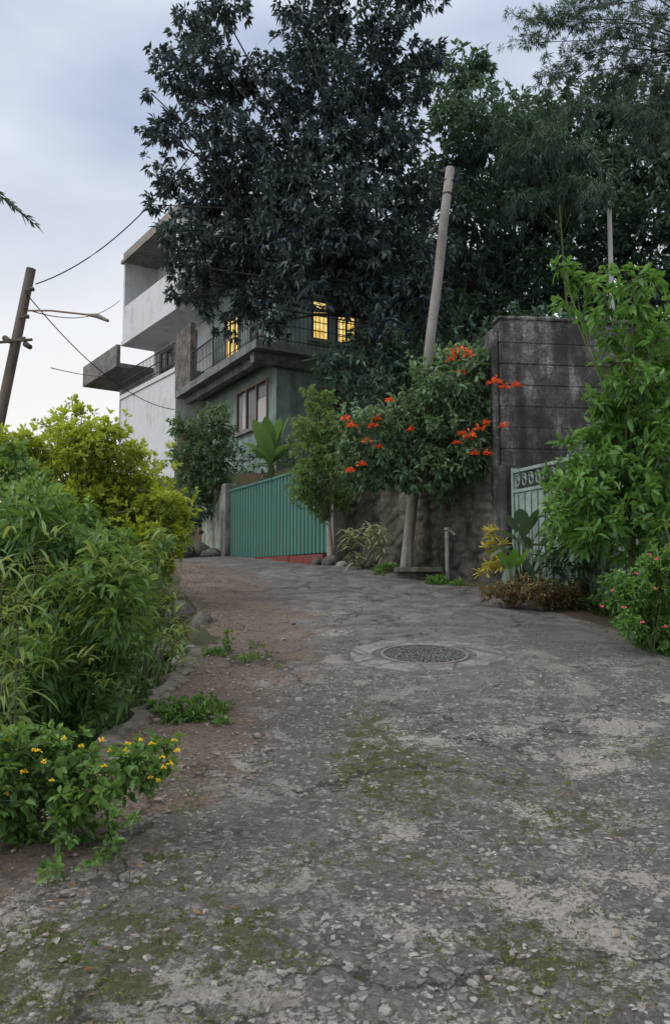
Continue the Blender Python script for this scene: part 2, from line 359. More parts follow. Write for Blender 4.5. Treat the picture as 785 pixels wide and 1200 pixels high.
dirt_c=q.mix(n_f,(.12,.085,.062),(.30,.22,.165)); dirt_c=q.mix(q.ramp(n_vf,[(.55,0.),(.66,.7)]),dirt_c,(.42,.36,.30))
c=q.mix(q.math('MULTIPLY',dm,.82),c,dirt_c)
mm=q.ramp(q.math('ADD',q.math('MULTIPLY',A_m,.8),q.math('MULTIPLY',q.math('SUBTRACT',q.noise(10,10,.8),.5),4.6)),[(.62,0.),(.80,1.)])
c=q.mix(q.math('MULTIPLY',mm,.9),c,q.mix(n_f,(.04,.048,.018),(.14,.155,.05)))
cr=q.vor(.42,'DISTANCE_TO_EDGE',va.outputs[0]); crm=q.math('MULTIPLY',q.ramp(cr,[(0.001,1.),(.0075,0.)]),q.ramp(q.noise(1.1,3,.5),[(.38,0.),(.46,1.)]))
c=q.mix(q.math('MULTIPLY',crm,.85),c,(.04,.036,.028))
hst=q.ramp(edge,[(0.,0.),(.22,1.)])
h=q.math('ADD',q.math('MULTIPLY',q.math('MULTIPLY',hst,rmask),q.math('SUBTRACT',1.0,q.math('MULTIPLY',worn,.75))),n_f)
nb=q.bump(h,.9,.015); nb=q.bump(n_mid,.7,.07,nb); nb=q.bump(worn,.7,.015,nb); nb=q.bump(q.math('SUBTRACT',1.0,crm),.8,.03,nb); nb=q.bump(n_vf,.5,.005,nb)
M['road']=q.fin(c,q.ramp(n_mid,[(.3,.62),(.7,.9)]),nb,.35)
V=np.stack([Xa,Ya,Za],-1).reshape(-1,3)
road=mesh_np('road',V,Fr_,M['road'],smooth=True,attrs={'dirt':dirt.ravel(),'moss':moss.ravel(),'rough':rough.ravel()})
setp(road,kind='structure',label='worn concrete lane climbing the hill')

# manhole
mh[2]=float(Bp(mh[1]))+.012
sl=math.atan(.131)
def rampf(u,v,z):
    return np.array([mh[0]+u, mh[1]+v*math.cos(sl)-z*math.sin(sl), mh[2]+v*math.sin(sl)+z*math.cos(sl)])
def disc(name,r0,r1,z0,z1,mat,parent,n=128,wob=0,sx=1.,bev=.01):
    mb=MB(); vs=[]; 
    prof=[(r1,z0),(r1,z1-bev),(r1-bev,z1)]+([(r0,z1)] if r0>0 else [])+([(r0,z0)] if r0>0 else [])
    for (r,z) in prof:
        for j in range(n):
            a=2*math.pi*j/n; k=1+wob*(1.3*math.sin(2*a+.4)+math.sin(3*a+1)+.6*math.sin(7*a)+.5*math.sin(13*a)+.4*math.sin(23*a)+.4*math.sin(37*a))*(1 if r>r0+.05 else 0)
            vs.append(rampf(r*k*sx*math.cos(a),r*k*math.sin(a),z))
    fs=[]
    for i in range(len(prof)-1):
        for j in range(n): fs.append((i*n+j,i*n+(j+1)%n,(i+1)*n+(j+1)%n,(i+1)*n+j))
    if r0==0: fs.append(tuple((len(prof)-1)*n+j for j in range(n)))
    mb.add(vs,fs); return mb.build(name,mat,parent)
t=thing('manhole','round dark manhole cover in worn concrete collar on the lane','manhole cover',mh)
q=N('collar concrete'); cf=q.ramp(q.noise(55,6,.8),[(.36,0.),(.64,1.)]); cm=q.ramp(q.noise(4,9,.75),[(.46,0.),(.53,1.)])
ck=q.ramp(q.vor(2.3,'DISTANCE_TO_EDGE',q.tc.outputs['Object']),[(.004,1.),(.03,0.)])
M['collar']=q.fin(q.mix(q.math('MULTIPLY',ck,.7),q.mix(cm,q.mix(cf,(.12,.11,.10),(.27,.25,.235)),q.mix(cf,(.2,.185,.17),(.41,.385,.36))),(.07,.065,.055)),.85,q.bump(cf,.8,.012))
disc('concrete_collar',.36,.56,-.05,.006,M['collar'],t,wob=.045,sx=1.2)
q=N('pitted iron'); vv=q.vor(45); M['iron']=q.fin(q.mix(q.ramp(vv,[(.25,0.),(.5,1.)]),(.22,.21,.2),(.03,.03,.03)),.6,q.bump(vv,.8,.01),.5,.3)
disc('frame_ring',.335,.362,-.05,.011,plain('rusty ring',(.17,.155,.14),.8,.2),t,bev=.004)
disc('cover',0,.333,-.05,.007,M['iron'],t)
mb=MB()
for i in range(1300):
    y=random.uniform(1.9,9); w=float(np.interp(y,[2,9],[.8,1.4])); x=float(XL(y))+abs(random.gauss(0,.55))*w+.03
    if random.random()<.2: x=random.uniform(float(XL(y)),float(XR(y)))
    s=random.uniform(.004,.013)*(1 if random.random()<.93 else 1.9)
    rock(mb,(x,y,float(rz0(np.array(x),np.array(y)))+s*.3),s,s*random.uniform(.7,1),s*.6,True)
setp(mb.build('gravel',plain('gravel',(.22,.19,.165),.9,0,.5,30),smooth=False),'loose gravel scattered along the dirt edge of the lane','gravel',kind='stuff')
mb=MB()
n=4200; yy=1.9+4.2*rng.random(n)**1.6; xx=rng.uniform(-1.3,2.9,n)
k_=(xx>XL(yy)+.15)&(vnoise(xx*2.2,yy*2.2,51)+.5*vnoise(xx*7,yy*7,52)>.66)
for x,y in zip(xx[k_],yy[k_]):
    s=random.uniform(.007,.019); rock(mb,(x,y,float(rz0(np.array(x),np.array(y)))-s*.1),s,s*random.uniform(.6,1),s*.38,True)
q=N('worn aggregate'); sc_=q.vor(22,'F1',None,'Color'); sp_=q.n.new('ShaderNodeSeparateColor'); q.w(sc_,sp_.inputs[0])
M['agg']=q.fin(q.mix(q.noise(90,4,.7),q.ramp(sp_.outputs[1],[(0.,(.09,.083,.075)),(.5,(.19,.175,.16)),(1.,(.42,.39,.36))]),(.18,.165,.15)),.85,q.bump(q.noise(120,3,.6),.4,.004))
setp(mb.build('aggregate_stones',M['agg']),'worn stones standing out of the broken lane surface','stones',kind='stuff')
n=22000; yy=1.9+6*rng.random(n)**1.5; xx=rng.uniform(-1.5,2.8,n); keep=(xx>XL(yy))&(rng.random(n)<mossf(xx,yy)**1.5*ss(.42,.6,vnoise(xx*14,yy*14,31)*.6+vnoise(xx*40,yy*40,32)*.4))
xx,yy=xx[keep],yy[keep]; pp=np.repeat(np.stack([xx,yy,rz0(xx,yy)],-1),5,0)+rng.normal(size=(len(xx)*5,3))*np.array([.008,.008,.001]); dd=rdir(len(pp))*.8+UP*.7
setp(leaves('moss_tufts',pp,dd,.014,.006,M['mossleaf'],None,flat=1),'tiny moss and weed tufts growing in the worn lane surface','moss',kind='stuff')
n=1500; yy=rng.uniform(2,13,n); side=rng.random(n)<.75
xx=np.where(side,XL(yy)+np.abs(rng.normal(0,.4,n)),XR(yy)-np.abs(rng.normal(0,.35,n)))
pp=np.stack([xx,yy,Bp(yy)+.03],-1); dd=rdir(n); dd[:,2]*=.15
setp(leaves('fallen_leaves',pp,dd,.032,.014,M['litter'],None,flat=.3,droop=0),'small dry leaves fallen along both edges of the lane','fallen leaves',kind='stuff')

# ditch kerb + stones
M['kerb']=weathered('mossy kerb concrete',(.16,.14,.12),(.05,.054,.032),3.5,.42,.62,False,.02,.9,25)
kb=MB(); ysk=np.arange(4.3,7.0,.08)
sect=[(-.13,-.5),(-.13,.01),(-.11,.035),(-.01,.04),(.02,.015),(.02,-.2)]
vs=[];fs=[]
for i,y in enumerate(ysk):
    wob=.03*math.sin(i*1.1)+.025*math.sin(i*2.3)
    for (a,b) in sect: vs.append((float(XL(y))+a+wob+random.uniform(-.014,.014),y,float(Bp(y))+b+random.uniform(-.018,.012)))
m=len(sect)
for i in range(len(ysk)-1):
    for j in range(m-1): fs.append((i*m+j,i*m+j+1,(i+1)*m+j+1,(i+1)*m+j))
fs.append(tuple(range(m))); fs.append(tuple((len(ysk)-1)*m+j for j in range(m))[::-1])
kb.add(vs,fs); setp(kb.build('ditch_kerb',M['kerb']),'narrow mossy concrete kerb between the dirt strip and the ditch','kerb')
M['rock']=weathered('dark rock',(.13,.118,.105),(.04,.043,.032),4,.4,.6,False,.02,.9,25)
M['rockp']=weathered('pale rock',(.26,.24,.22),(.1,.1,.07),4,.45,.65,False,.02,.9,25)
for (px,py,d,sx,sz,lab,mt) in [(236,742,8.3,.15,.24,'large rounded dark boulder at the ditch edge below the crest','rock'),(214,722,9.0,.2,.2,'dark boulder half hidden in the ditch behind the rounded one','rock'),
    (196,765,7.5,.16,.12,'low dark stone down in the ditch under the yellow edged leaves','rock'),(205,648,17.6,.45,.22,'mossy stone heap left of the grey gate post','rock'),(228,646,18.2,.4,.25,'brown boulder just left of the grey gate post','rock'),(247,650,18.0,.25,.15,'small stone against the foot of the grey gate post','rock'),
    (372,664,13.6,.13,.1,'rounded grey stone at the right end of the teal gate','rock'),(388,662,13.3,.16,.13,'largest stone below the slim pale green tree','rock'),(402,668,13.0,.12,.08,'flat pale stone below the cream striped plant','rockp'),
    (425,668,12.9,.15,.1,'dark stone right of the cream striped plant','rock'),(214,776,6.9,.1,.08,'pale broken stone lying in the ditch','rockp'),(226,765,7.2,.07,.06,'smallest pale stone lying in the ditch','rockp')]:
    p=P(px,py,d); 
    mb=MB(); rock(mb,(p[0],p[1],float(G(p[0],p[1]))+sz*.45 if d>9.5 else p[2]),sx,sx*.8,sz); setp(mb.build('boulder',M[mt],smooth=True),lab,'stone')

# ---------------------------------------------------------------- WALLS, GATES
def gfr(u,v,z): return (-.05-.455*u+.89*v,14.0+.89*u+.455*v,z)
t=thing('corrugated_gate','teal green ribbed sheet metal gate above a red threshold','gate',gfr(2.6,0,1.95))
def corr(u0,u1,z0,z1,per=.165,dep=.04):
    us=[];vs_=[]
    u=u0
    while u<u1-.01:
        for (a,b) in ((0,0),(.5,0),(.6,dep),(.9,dep)):
            if u+a*per<=u1: us.append(u+a*per); vs_.append(b)
        u+=per
    V=[];Fs=[]
    for a,b in zip(us,vs_): V.append(gfr(a,-b,z0)); V.append(gfr(a,-b,z1))
    for i in range(len(us)-1): Fs.append((2*i,2*i+2,2*i+3,2*i+1))
    return V,Fs
q=N('teal paint'); tn=q.noise(2.5,7,.75,q.mapv((2,2,.5)))
M['teal']=q.fin(q.mix(q.ramp(tn,[(.47,0.),(.6,.7)]),q.mix(q.noise(1.2,2,.5),(.045,.15,.125),(.07,.205,.17)),(.09,.14,.12)),.55,q.bump(q.noise(8,4,.6),.2,.01),.35)
M['tealdark']=plain('teal frame paint',(.05,.16,.13),.55)
for (a,b) in ((0.03,2.57),(2.62,5.16)):
    mb=MB(); mb.add(*corr(a,b,1.99,3.57)); lf=mb.build('gate_leaf',M['teal'],t)
    mb=MB(); mb.box(gfr,a,b,-.065,-.045,3.55,3.59); mb.box(gfr,a,b,.01,.05,2.05,2.1); mb.box(gfr,a,b,.01,.05,2.8,2.85); mb.box(gfr,a,a+.04,.011,.051,2.1,3.55); mb.box(gfr,b-.04,b,.011,.051,2.1,3.55); mb.build('gate_frame',M['tealdark'],lf)
M['redp']=weathered('worn red paint',(.17,.04,.035),(.09,.05,.04),3,.48,.75,False,.01)
for (ua,ub,zt) in ((.05,1.5,1.96),(1.54,3.4,1.97)):
    mb=MB(); mb.box(gfr,ua,ub,-.16,.12,1.75,zt); mb.build('red_threshold',M['redp'],t,bevel=.01)
M['grey']=weathered('grey render',(.25,.245,.23),(.08,.085,.07),2,.42,.62,True,.01)
t=thing('gate_post','grey concrete post and short wall left of the teal gate','gate post',gfr(5.4,0,1.9))
mb=MB(); mb.box(gfr,5.2,5.5,-.15,.15,1.6,3.75); mb.build('post',M['grey'],t,bevel=.015)
mb=MB(); mb.box(gfr,5.5,7.1,-.08,.1,1.6,3.6); mb.build('short_wall',weathered('pale green render',(.28,.32,.28),(.09,.1,.07),2,.42,.62),t)
t=thing('hinge_post','slim grey post at the right end of the teal gate','gate post',gfr(-.15,0,1.7))
mb=MB(); mb.box(gfr,-.28,-.02,-.12,.14,1.6,3.6); mb.build('post',M['grey'],t,bevel=.015)
mb=MB(); mb.box(gfr,-.32,.02,-.16,.18,3.6,3.67); mb.build('post_cap',M['grey'],t,bevel=.01)
a=np.array([.22,13.75]); b=np.array([2.2,11.05]); L=np.linalg.norm(b-a); dr=(b-a)/L
def rf(u,v,z): return (a[0]+dr[0]*u-dr[1]*v,a[1]+dr[1]*u+dr[0]*v,z)
t=thing('retaining_wall','dark mossy rubble retaining wall under the orange flowering climber','wall',rf(L/2,0,1.5))
M['rubble']=weathered('mould stained stone',(.13,.118,.10),(.03,.032,.025),2,.40,.62,True,.03,.9,22)
nu,nz=120,70; U,ZZ=np.meshgrid(np.linspace(0,L,nu),np.linspace(1.2,3.25,nz))
cells=[(rng.uniform(0,L),rng.uniform(1.2,3.3)) for _ in range(130)]
best=np.full(U.shape,9.); sec=np.full(U.shape,9.)
for (cu,cz) in cells:
    dd_=np.hypot(U-cu,(ZZ-cz)*1.25); sec=np.where(dd_<best,best,np.minimum(sec,dd_)); best=np.minimum(best,dd_)
dep=.04*ss(0,.07,sec-best)+.03*(vnoise(U*5,ZZ*5,41)-.5)+.02*(vnoise(U*17,ZZ*17,42)-.5)
pts=np.stack([a[0]+dr[0]*U+dr[1]*dep,a[1]+dr[1]*U-dr[0]*dep,ZZ],-1)
idx=np.arange(nu*nz).reshape(nz,nu); Fw=np.stack([idx[:-1,:-1],idx[:-1,1:],idx[1:,1:],idx[1:,:-1]],-1).reshape(-1,4)
mesh_np('stone_face',pts.reshape(-1,3),Fw,M['rubble'],t,smooth=True)
mb=MB(); mb.box(rf,0,L,.03,.35,1.2,3.25)
mb.build('mortar_core',weathered('black mould mortar',(.09,.085,.075),(.03,.03,.027),2,.4,.6,True,.03),t)
mb=MB(); mb.box(rf,0,L,-.08,.4,3.252,3.35); mb.build('coping',M['rubble'],t,bevel=.01)
# tall block wall
a2=np.array([2.28,10.95]); d2=nrm(np.array([1.0,.13])); L2=3.6
def wf(u,v,z): return (a2[0]+d2[0]*u-d2[1]*v,a2[1]+d2[1]*u+d2[0]*v,z)
t=thing('block_wall','tall mould blackened concrete block wall with a rounded coping','wall',wf(L2/2,0,1.4))
q=N('mouldy block'); f1=q.noise(1.1,9,.72); f2=q.noise(3.0,8,.7,q.mapv((1.5,1.5,.3))); ff=q.math('ADD',q.math('MULTIPLY',f1,.6),q.math('MULTIPLY',f2,.4))
cc=q.ramp(ff,[(.43,(.025,.025,.027)),(.49,(.06,.058,.059)),(.54,(.14,.138,.137)),(.60,(.36,.355,.345))]); cc=q.mix(q.ramp(q.noise(28,8,.8),[(.42,.75),(.6,0.)]),cc,(.04,.04,.041))
M['block']=q.fin(cc,.9,q.bump(q.noise(30,8,.8),.9,.03))
mb=MB(); mb.box(wf,.015,L2,.006,.25,1.0,5.13); mb.build('core',M['block'],t)
mb=MB(); z=1.2; k=0
while z<5.05:
    h=.3 if z+.3<5.12 else 5.12-z; k+=1; u=-.6*(k%3)/1.5
    while u<L2:
        ua=max(0,u); ub=min(L2,u+1.8); o_=random.uniform(-.002,.008)
        if ub-ua>.05: mb.box(wf,ua+.002,ub-.002,-o_,.27,z+random.uniform(.003,.009),z+h-random.uniform(.003,.009))
        u+=1.8
    z+=.3
mb.build('block_courses',M['block'],t,bevel=.012)
mb=MB()
for i in range(12): mb.box(wf,-.02+i*.3,.275+i*.3,-.025+random.uniform(-.01,.01),.29,5.13,5.19+random.uniform(-.012,.012))
mb.build('coping',M['block'],t,bevel=.025)
mb=MB(); mb.box(wf,-.1,-.002,.02,.5,1.0,5.0); mb.build('end_pier',M['block'],t,bevel=.02)
# right gate
g0=np.array([2.3,10.35]); gd=np.array([.35,-.937])
def rg(u,v,z): return (g0[0]+gd[0]*u+.937*v,g0[1]+gd[1]*u+.35*v,z)
t=thing('ornamental_gate','muted pale green metal gate with scrollwork band along the top','gate',rg(1.3,0,1.25))
M['pale']=weathered('muted green paint',(.24,.32,.29),(.12,.15,.13),3,.48,.75,True,.004,.55)
mb=MB(); mb.box(rg,.05,2.6,0,.02,1.3,2.62); 
for i in range(18): mb.box(rg,.1+i*.14,.14+i*.14,-.02,0,1.32,2.6)
mb.build('panel',M['pale'],t)
mb=MB()
for (za,zb) in ((2.62,2.66),(2.88,2.92),(1.27,1.31)): mb.box(rg,0,2.64,-.02,.03,za,zb)
for ua in (0,1.28,2.6): mb.box(rg,ua,ua+.045,-.025,.035,1.25,2.95)
mb.build('gate_frame',M['pale'],t)
mb=MB()
for i in range(17):
    uc=.1+i*.15; pts=[rg(uc+.06*math.cos(s)*(.4+.6*s/9),.005,2.77+.09*math.sin(s)*(.4+.6*s/9)) for s in np.linspace(0,9,22)]; mb.tube(pts,.008,5)
mb.build('scrollwork',M['pale'],t)
t=thing('pipe_post','dark square post beside the ornamental gate','gate post',rg(-.12,0,1.3))
mb=MB(); mb.box(rg,-.2,-.02,-.09,.09,1.1,3.0); mb.build('post',M['block'],t,bevel=.01)

# ---------------------------------------------------------------- HOUSES
CA=P(300,397,20); Hx,Hy=CA[0],CA[1]
def hf(u,v,z): return (Hx-.485*u+.875*v,Hy+.875*u+.485*v,z)
M['housegreen']=weathered('shadowed pale green house paint',(.23,.30,.28),(.11,.14,.135),1.5,.45,.7,True,.005)  # wall paint darkened so its colour carries the lower facade's shadow
M['slab']=weathered('grey slab concrete',(.18,.20,.197),(.08,.09,.087),1.6,.42,.65,False,.01)
M['metal']=plain('dark iron',(.03,.03,.032),.6,.3)
M['glass']=plain('dark glass',(.02,.022,.025),.15,0,.3,3,.6)
M['lit']=emis('lit window',(.9,.7,.25),.95,(.75,.42,.08))
M['cream']=plain('brown wood frame',(.2,.16,.135),.6)
q=N('soft red brick'); bn=q.n.new('ShaderNodeTexBrick'); bn.inputs['Scale'].default_value=4; q.w(q.mapv((1,1,1)),bn.inputs['Vector']); bn.inputs['Color1'].default_value=(.13,.06,.045,1); bn.inputs['Color2'].default_value=(.17,.085,.065,1); bn.inputs['Mortar'].default_value=(.1,.09,.08,1)
M['brick']=q.fin(q.mix(q.ramp(q.noise(2,5,.7),[(.4,0.),(.65,.8)]),bn.outputs['Color'],(.05,.045,.04)),.9,q.bump(q.noise(20,4,.7),.5,.02))
t=thing('green_house','pale green two storey house with iron railed balcony behind the dark tree','house',hf(3,4,4.2))
zs=CA[2]
mb=MB(); mb.box(hf,.7,6.4,.9,8.5,1.8,zs-.25); mb.build('lower_wall',M['housegreen'],t)
mb=MB(); mb.box(hf,0,6.6,0,8.6,zs-.22,zs); mb.box(hf,.35,.6,.1,8.5,zs-.5,zs-.22); mb.box(hf,.62,6.4,.3,.5,zs-.42,zs-.221); mb.build('balcony_slab',M['slab'],t)
mb=MB(); mb.box(hf,1.4,6.3,1.2,8.4,zs,zs+3.2); mb.build('upper_wall',M['housegreen'],t)
mb=MB(); mb.box(hf,.2,7,.1,8.8,zs+3.2,zs+3.45); roof=mb.build('roof_slab',M['slab'],t)
mb=MB(); mb.box(hf,.25,6.9,.15,.3,zs+3.45,zs+3.95); mb.box(hf,.25,.4,.3,8.7,zs+3.45,zs+3.95); mb.build('roof_parapet',M['slab'],roof)
mb=MB()
for (z0,r) in ((.92,.025),(.1,.015),(.5,.012)):
    mb.tube([hf(.06,8,zs+z0),hf(.06,.06,zs+z0),hf(5.1,.06,zs+z0)],r,5)
for i in range(42): mb.tube([hf(.06+i*.12,.06,zs),hf(.06+i*.12,.06,zs+.92)],.01,4)
for i in range(66): mb.tube([hf(.06,.06+i*.12,zs),hf(.06,.06+i*.12,zs+.92)],.01,4)
mb.build('balcony_railing',M['metal'],t)
mb=MB(); mb.box(hf,5.1,6.6,.0,.15,zs+.003,zs+1.9); mb.build('balcony_end_wall',weathered('grey brickwork',(.17,.15,.14),(.06,.055,.05),3,.4,.6,False,.02),t)
mb=MB(); mb.box(hf,.3,.5,4.5,4.7,1.8,zs-.501); mb.build('balcony_pillar',M['housegreen'],t)
mb=MB(); mb.box(hf,6.4,7.3,.2,1.2,1.6,zs-1.1); mb.build('brick_buttress',M['brick'],t)
def window(fr,axis_,a0,a1,z0,z1,pos,parent,pane,nm=3,out=-1,fm='cream',bars=False):
    def bx(mb,p0,p1,za,zb,d0,d1):
        lo,hi=sorted((pos+out*d0,pos+out*d1))
        if axis_=='u': mb.box(fr,p0,p1,lo,hi,za,zb)
        else: mb.box(fr,lo,hi,p0,p1,za,zb)
    mb=MB(); w=.05
    bx(mb,a0,a1,z0,z0+w,.003,.06); bx(mb,a0,a1,z1-w,z1,.003,.06)
    for i in range(nm+1):
        c=a0+(a1-a0-w)*i/nm; bx(mb,c,c+w,z0+w,z1-w,.003,.055)
    if bars:
        for i in range(1,5): c=z0+(z1-z0)*i/5; bx(mb,a0+w,a1-w,c,c+.02,.02,.05)
    f=mb.build('window',M[fm],parent)
    mb=MB(); bx(mb,a0+w,a1-w,z0+w,z1-w,.004,.015); mb.build('pane',M[pane],f)
    mb=MB(); bx(mb,a0-.08,a1+.08,z0-.07,z0,.003,.11); mb.build('sill',M['slab'],f)
    return f
f=window(hf,'u',1.2,3.4,5.75,7.0,.9,t,'glass')
M['curt']=plain('pale curtain',(.4,.4,.385),.9)
mb=MB(); mb.box(hf,1.3,1.85,.875,.884,5.85,6.5); mb.build('curtain',M['curt'],f)
mb=MB(); mb.box(hf,2.7,2.95,.875,.884,5.85,6.9); mb.build('curtain',M['curt'],f)
window(hf,'v',2.3,2.85,zs+.7,zs+1.95,1.4,t,'lit',1,-1,'metal',True)
window(hf,'v',3.1,3.75,zs+.7,zs+1.75,1.4,t,'lit',2,-1,'metal',True)
window(hf,'u',4.0,5.1,zs+.6,zs+2.1,1.2,t,'lit',3)
window(hf,'u',2.2,3.2,zs+.5,zs+2.1,1.2,t,'glass',2)
window(hf,'v',5.2,6.4,zs+.8,zs+2.0,1.4,t,'glass',2)
window(hf,'v',2.2,3.6,5.6,6.8,.7,t,'glass',2)
# white building
PB=P(207,400,26)
def bf(u,v,z): return (PB[0]-.572*u+.82*v,26+.82*u+.572*v,z)
M['whitew']=weathered('stained white paint',(.56,.58,.61),(.37,.38,.39),1.2,.5,.75,True,.004)
M['roofc']=weathered('grey brown roof concrete',(.26,.24,.225),(.13,.12,.11),1.4,.42,.65,False,.01)
t=thing('white_building','tall white three storey building with stacked recessed balconies','building',bf(2.5,3,3))
E=1.5
mb=MB(); mb.box(bf,0,5.1,1.3,7,1.5,12.2+E); mb.box(bf,0,5.1,0,1.3,1.5,6.85+E)
mb.box(bf,4.95,5.1,0,1.3,9.1+E,12.2+E); mb.box(bf,0,.15,0,1.3,9.1+E,12.2+E)
mb.build('wall',M['whitew'],t)
mb=MB(); mb.box(bf,-.1,5.2,-.1,7.2,12.2+E,12.32+E); mb.box(bf,-.02,5.12,-.02,7.1,12.32+E,12.62+E); mb.build('roof',M['roofc'],t)
mb=MB(); mb.box(bf,-.02,5.12,-.05,1.3,6.85+E,7.0+E); mb.box(bf,-.02,5.12,-.05,1.3,8.95+E,9.1+E); mb.build('floor_slab',M['whitew'],t)
mb=MB(); mb.box(bf,.15,4.95,-.04,.1,9.1+E,10.4+E); mb.build('upper_balcony_parapet',M['whitew'],t)
mb=MB(); mb.box(bf,5.13,9.2,-.2,4.5,8.15+E,8.3+E); mb.box(bf,5.13,9.2,-.2,-.05,8.3+E,9.0+E); mb.box(bf,9.05,9.2,-.05,4.5,8.3+E,9.0+E); mb.build('side_terrace',weathered('dark stained concrete',(.2,.19,.185),(.09,.085,.08),1.4,.4,.65,False,.01),t)
mb=MB(); mb.box(bf,5.13,8.9,1.3,4.3,1.5,8.15+E); mb.build('side_wing',weathered('shaded white paint',(.55,.56,.58),(.3,.3,.3),1.2,.5,.75),t)
mb=MB()
for z0 in (.15,.5,.85): mb.tube([bf(.1,0,7+E+z0),bf(5.0,0,7+E+z0)],.022,5)
for i in range(38): mb.tube([bf(.1+i*.13,0,7+E),bf(.1+i*.13,0,7.85+E)],.012,4)
mb.build('balcony_railing',M['metal'],t)
window(bf,'u',.6,1.7,10.4+E,11.7+E,1.3,t,'glass',2); window(bf,'u',2.6,3.6,9.15+E,11.4+E,1.3,t,'glass',2,-1,'slab')
window(bf,'u',1.2,2.2,7.05+E,8.8+E,1.3,t,'glass',1,-1,'slab'); window(bf,'u',3.2,4.4,7.5+E,8.7+E,1.3,t,'glass',2)
window(bf,'u',6,7.2,6.0+E,7.4+E,1.3,t,'glass',2)

# ---------------------------------------------------------------- POLES AND WIRES
M['polec']=weathered('weathered pole',(.25,.238,.22),(.14,.13,.12),2,.42,.65,True,.01)
M['polew']=weathered('dark wood pole',(.10,.08,.065),(.045,.038,.033),2,.42,.65,True,.01)
M['wire']=plain('black wire',(.015,.015,.017),.5)
b0=P(474,672,12.0); b1=P(527,197,12.3)
t=thing('leaning_pole','weathered grey pole leaning right through the orange flowering climber','utility pole',b0)
mb=MB(); mb.tube([b0-(b1-b0)*.04]+[b0+(b1-b0)*k+rng.normal(size=3)*.008 for k in np.linspace(0,1,8)],[.085]+list(np.linspace(.085,.07,8)),12); mb.build('shaft',M['polec'],t,smooth=True)
for k in (.93,.965):
    mb=MB(); c=b0+(b1-b0)*k; mb.tube([c-np.array([0,0,.02]),c+np.array([0,0,.02])],.078,12); mb.build('metal_band',M['metal'],t)
p0=P(-48,725,16); p1=P(37,315,16)
t=thing('power_pole','dark wooden power pole leaning at the left edge of the view','utility pole',p0)
mb=MB(); mb.tube([p0-UP*3,p0,p1],[.13,.12,.095],12); mb.build('shaft',M['polew'],t,smooth=True)
mb=MB(); c=P(33,364,15.95); mb.tube([c,P(60,364,15.7),P(105,369,15.3)],.02,6); mb.build('lamp_arm',plain('rusty arm',(.2,.13,.08),.7,.3),t)
mb=MB(); mb.tube([P(103,369,15.3),P(114,370,15.2),P(127,376,15.1)],[.025,.05,.03],8); mb.build('lamp_head',plain('lamp housing',(.16,.14,.13),.5),t)
for (x,y) in ((30,340),(24,372),(20,398)):
    mb=MB(); c=P(x,y,15.9); mb.tube([c,c+np.array([.12,-.05,.0])],.02,6)
    for k in range(3): mb.tube([c+np.array([.12+.03*k,-.05,0]),c+np.array([.14+.03*k,-.05,0])],[.05,.035],8)
    mb.build('insulator',plain('insulator glaze',(.1,.08,.07),.3),t)
mb=MB()
for (x,y) in ((6,396),(30,403)): mb.tube([P(x,y,15.9),P(x+6,y+4,15.8)],[.06,.05],8)
mb.tube([P(-10,402,15.85),P(38,398,15.7)],.03,6); mb.build('cross_arm',M['polew'],t)
def wire(a,b,sag,r,label,mat='wire'):
    mb=MB(); pts=[a+(b-a)*k-UP*4*sag*k*(1-k) for k in np.linspace(0,1,28)]; mb.tube(pts,r,5); setp(mb.build('overhead_wire',M[mat],smooth=True),label,'wire')
wire(P(42,333,15.9),P(300,60,17.5),.95,.013,'thick black cable rising from the power pole top into the dark tree')
wire(P(32,345,15.9),P(205,480,25),.5,.012,'black cable dropping from the power pole to the white building')
wire(P(30,362,15.9),P(141,352,30.4),.4,.012,'thin black cable running level from the power pole behind the lamp arm')
wire(P(60,431,16.5),P(142,440,30.2),.1,.01,'short black wire at railing height left of the white building')
b1=P(713,235,17); b0g=gp(b1[0],17)
t=thing('slim_post','thin pale concrete post standing before the right hand trees','post',b0g)
mb=MB(); mb.tube([b0g,b1],[.06,.05],8); mb.build('shaft',plain('pale concrete',(.42,.42,.42),.8),t)
mb=MB(); mb.tube([b1-UP*.01,b1+UP*.04],[.07,.055],8); mb.build('cap',M['metal'],t)
b=P(524,682,11.2); b[2]=float(G(b[0],b[1]))
t=thing('standpipe','thin grey water standpipe with tap in front of the rubble wall','standpipe',b)
mb=MB(); mb.tube([b-UP*.1,b+UP*.72],.028,8); mb.build('pipe',M['grey'],t)
mb=MB(); c=b+UP*.7; mb.tube([c,c+np.array([.05,-.03,.02]),c+np.array([.1,-.06,-.04])],.018,7); mb.tube([c+UP*.03,c+UP*.07],[.045,.03],8); mb.build('tap',plain('tap metal',(.2,.18,.15),.5,.4),t)
c=P(487,676,11.4); c[2]=float(G(c[0],c[1]))
t=thing('stone_ledge','small concrete ledge at the foot of the leaning pole','ledge',c)
mb=MB()
def lw(u,v,z): return (c[0]+u,c[1]+v-.3*u,c[2]+z)
mb.box(lw,-.28,.35,-.18,.35,.12,.19); mb.build('slab',M['rock'],t,bevel=.01)
mb=MB(); mb.box(lw,-.22,.3,-.1,.3,-.2,.12); mb.build('base',M['rock'],t,bevel=.02)

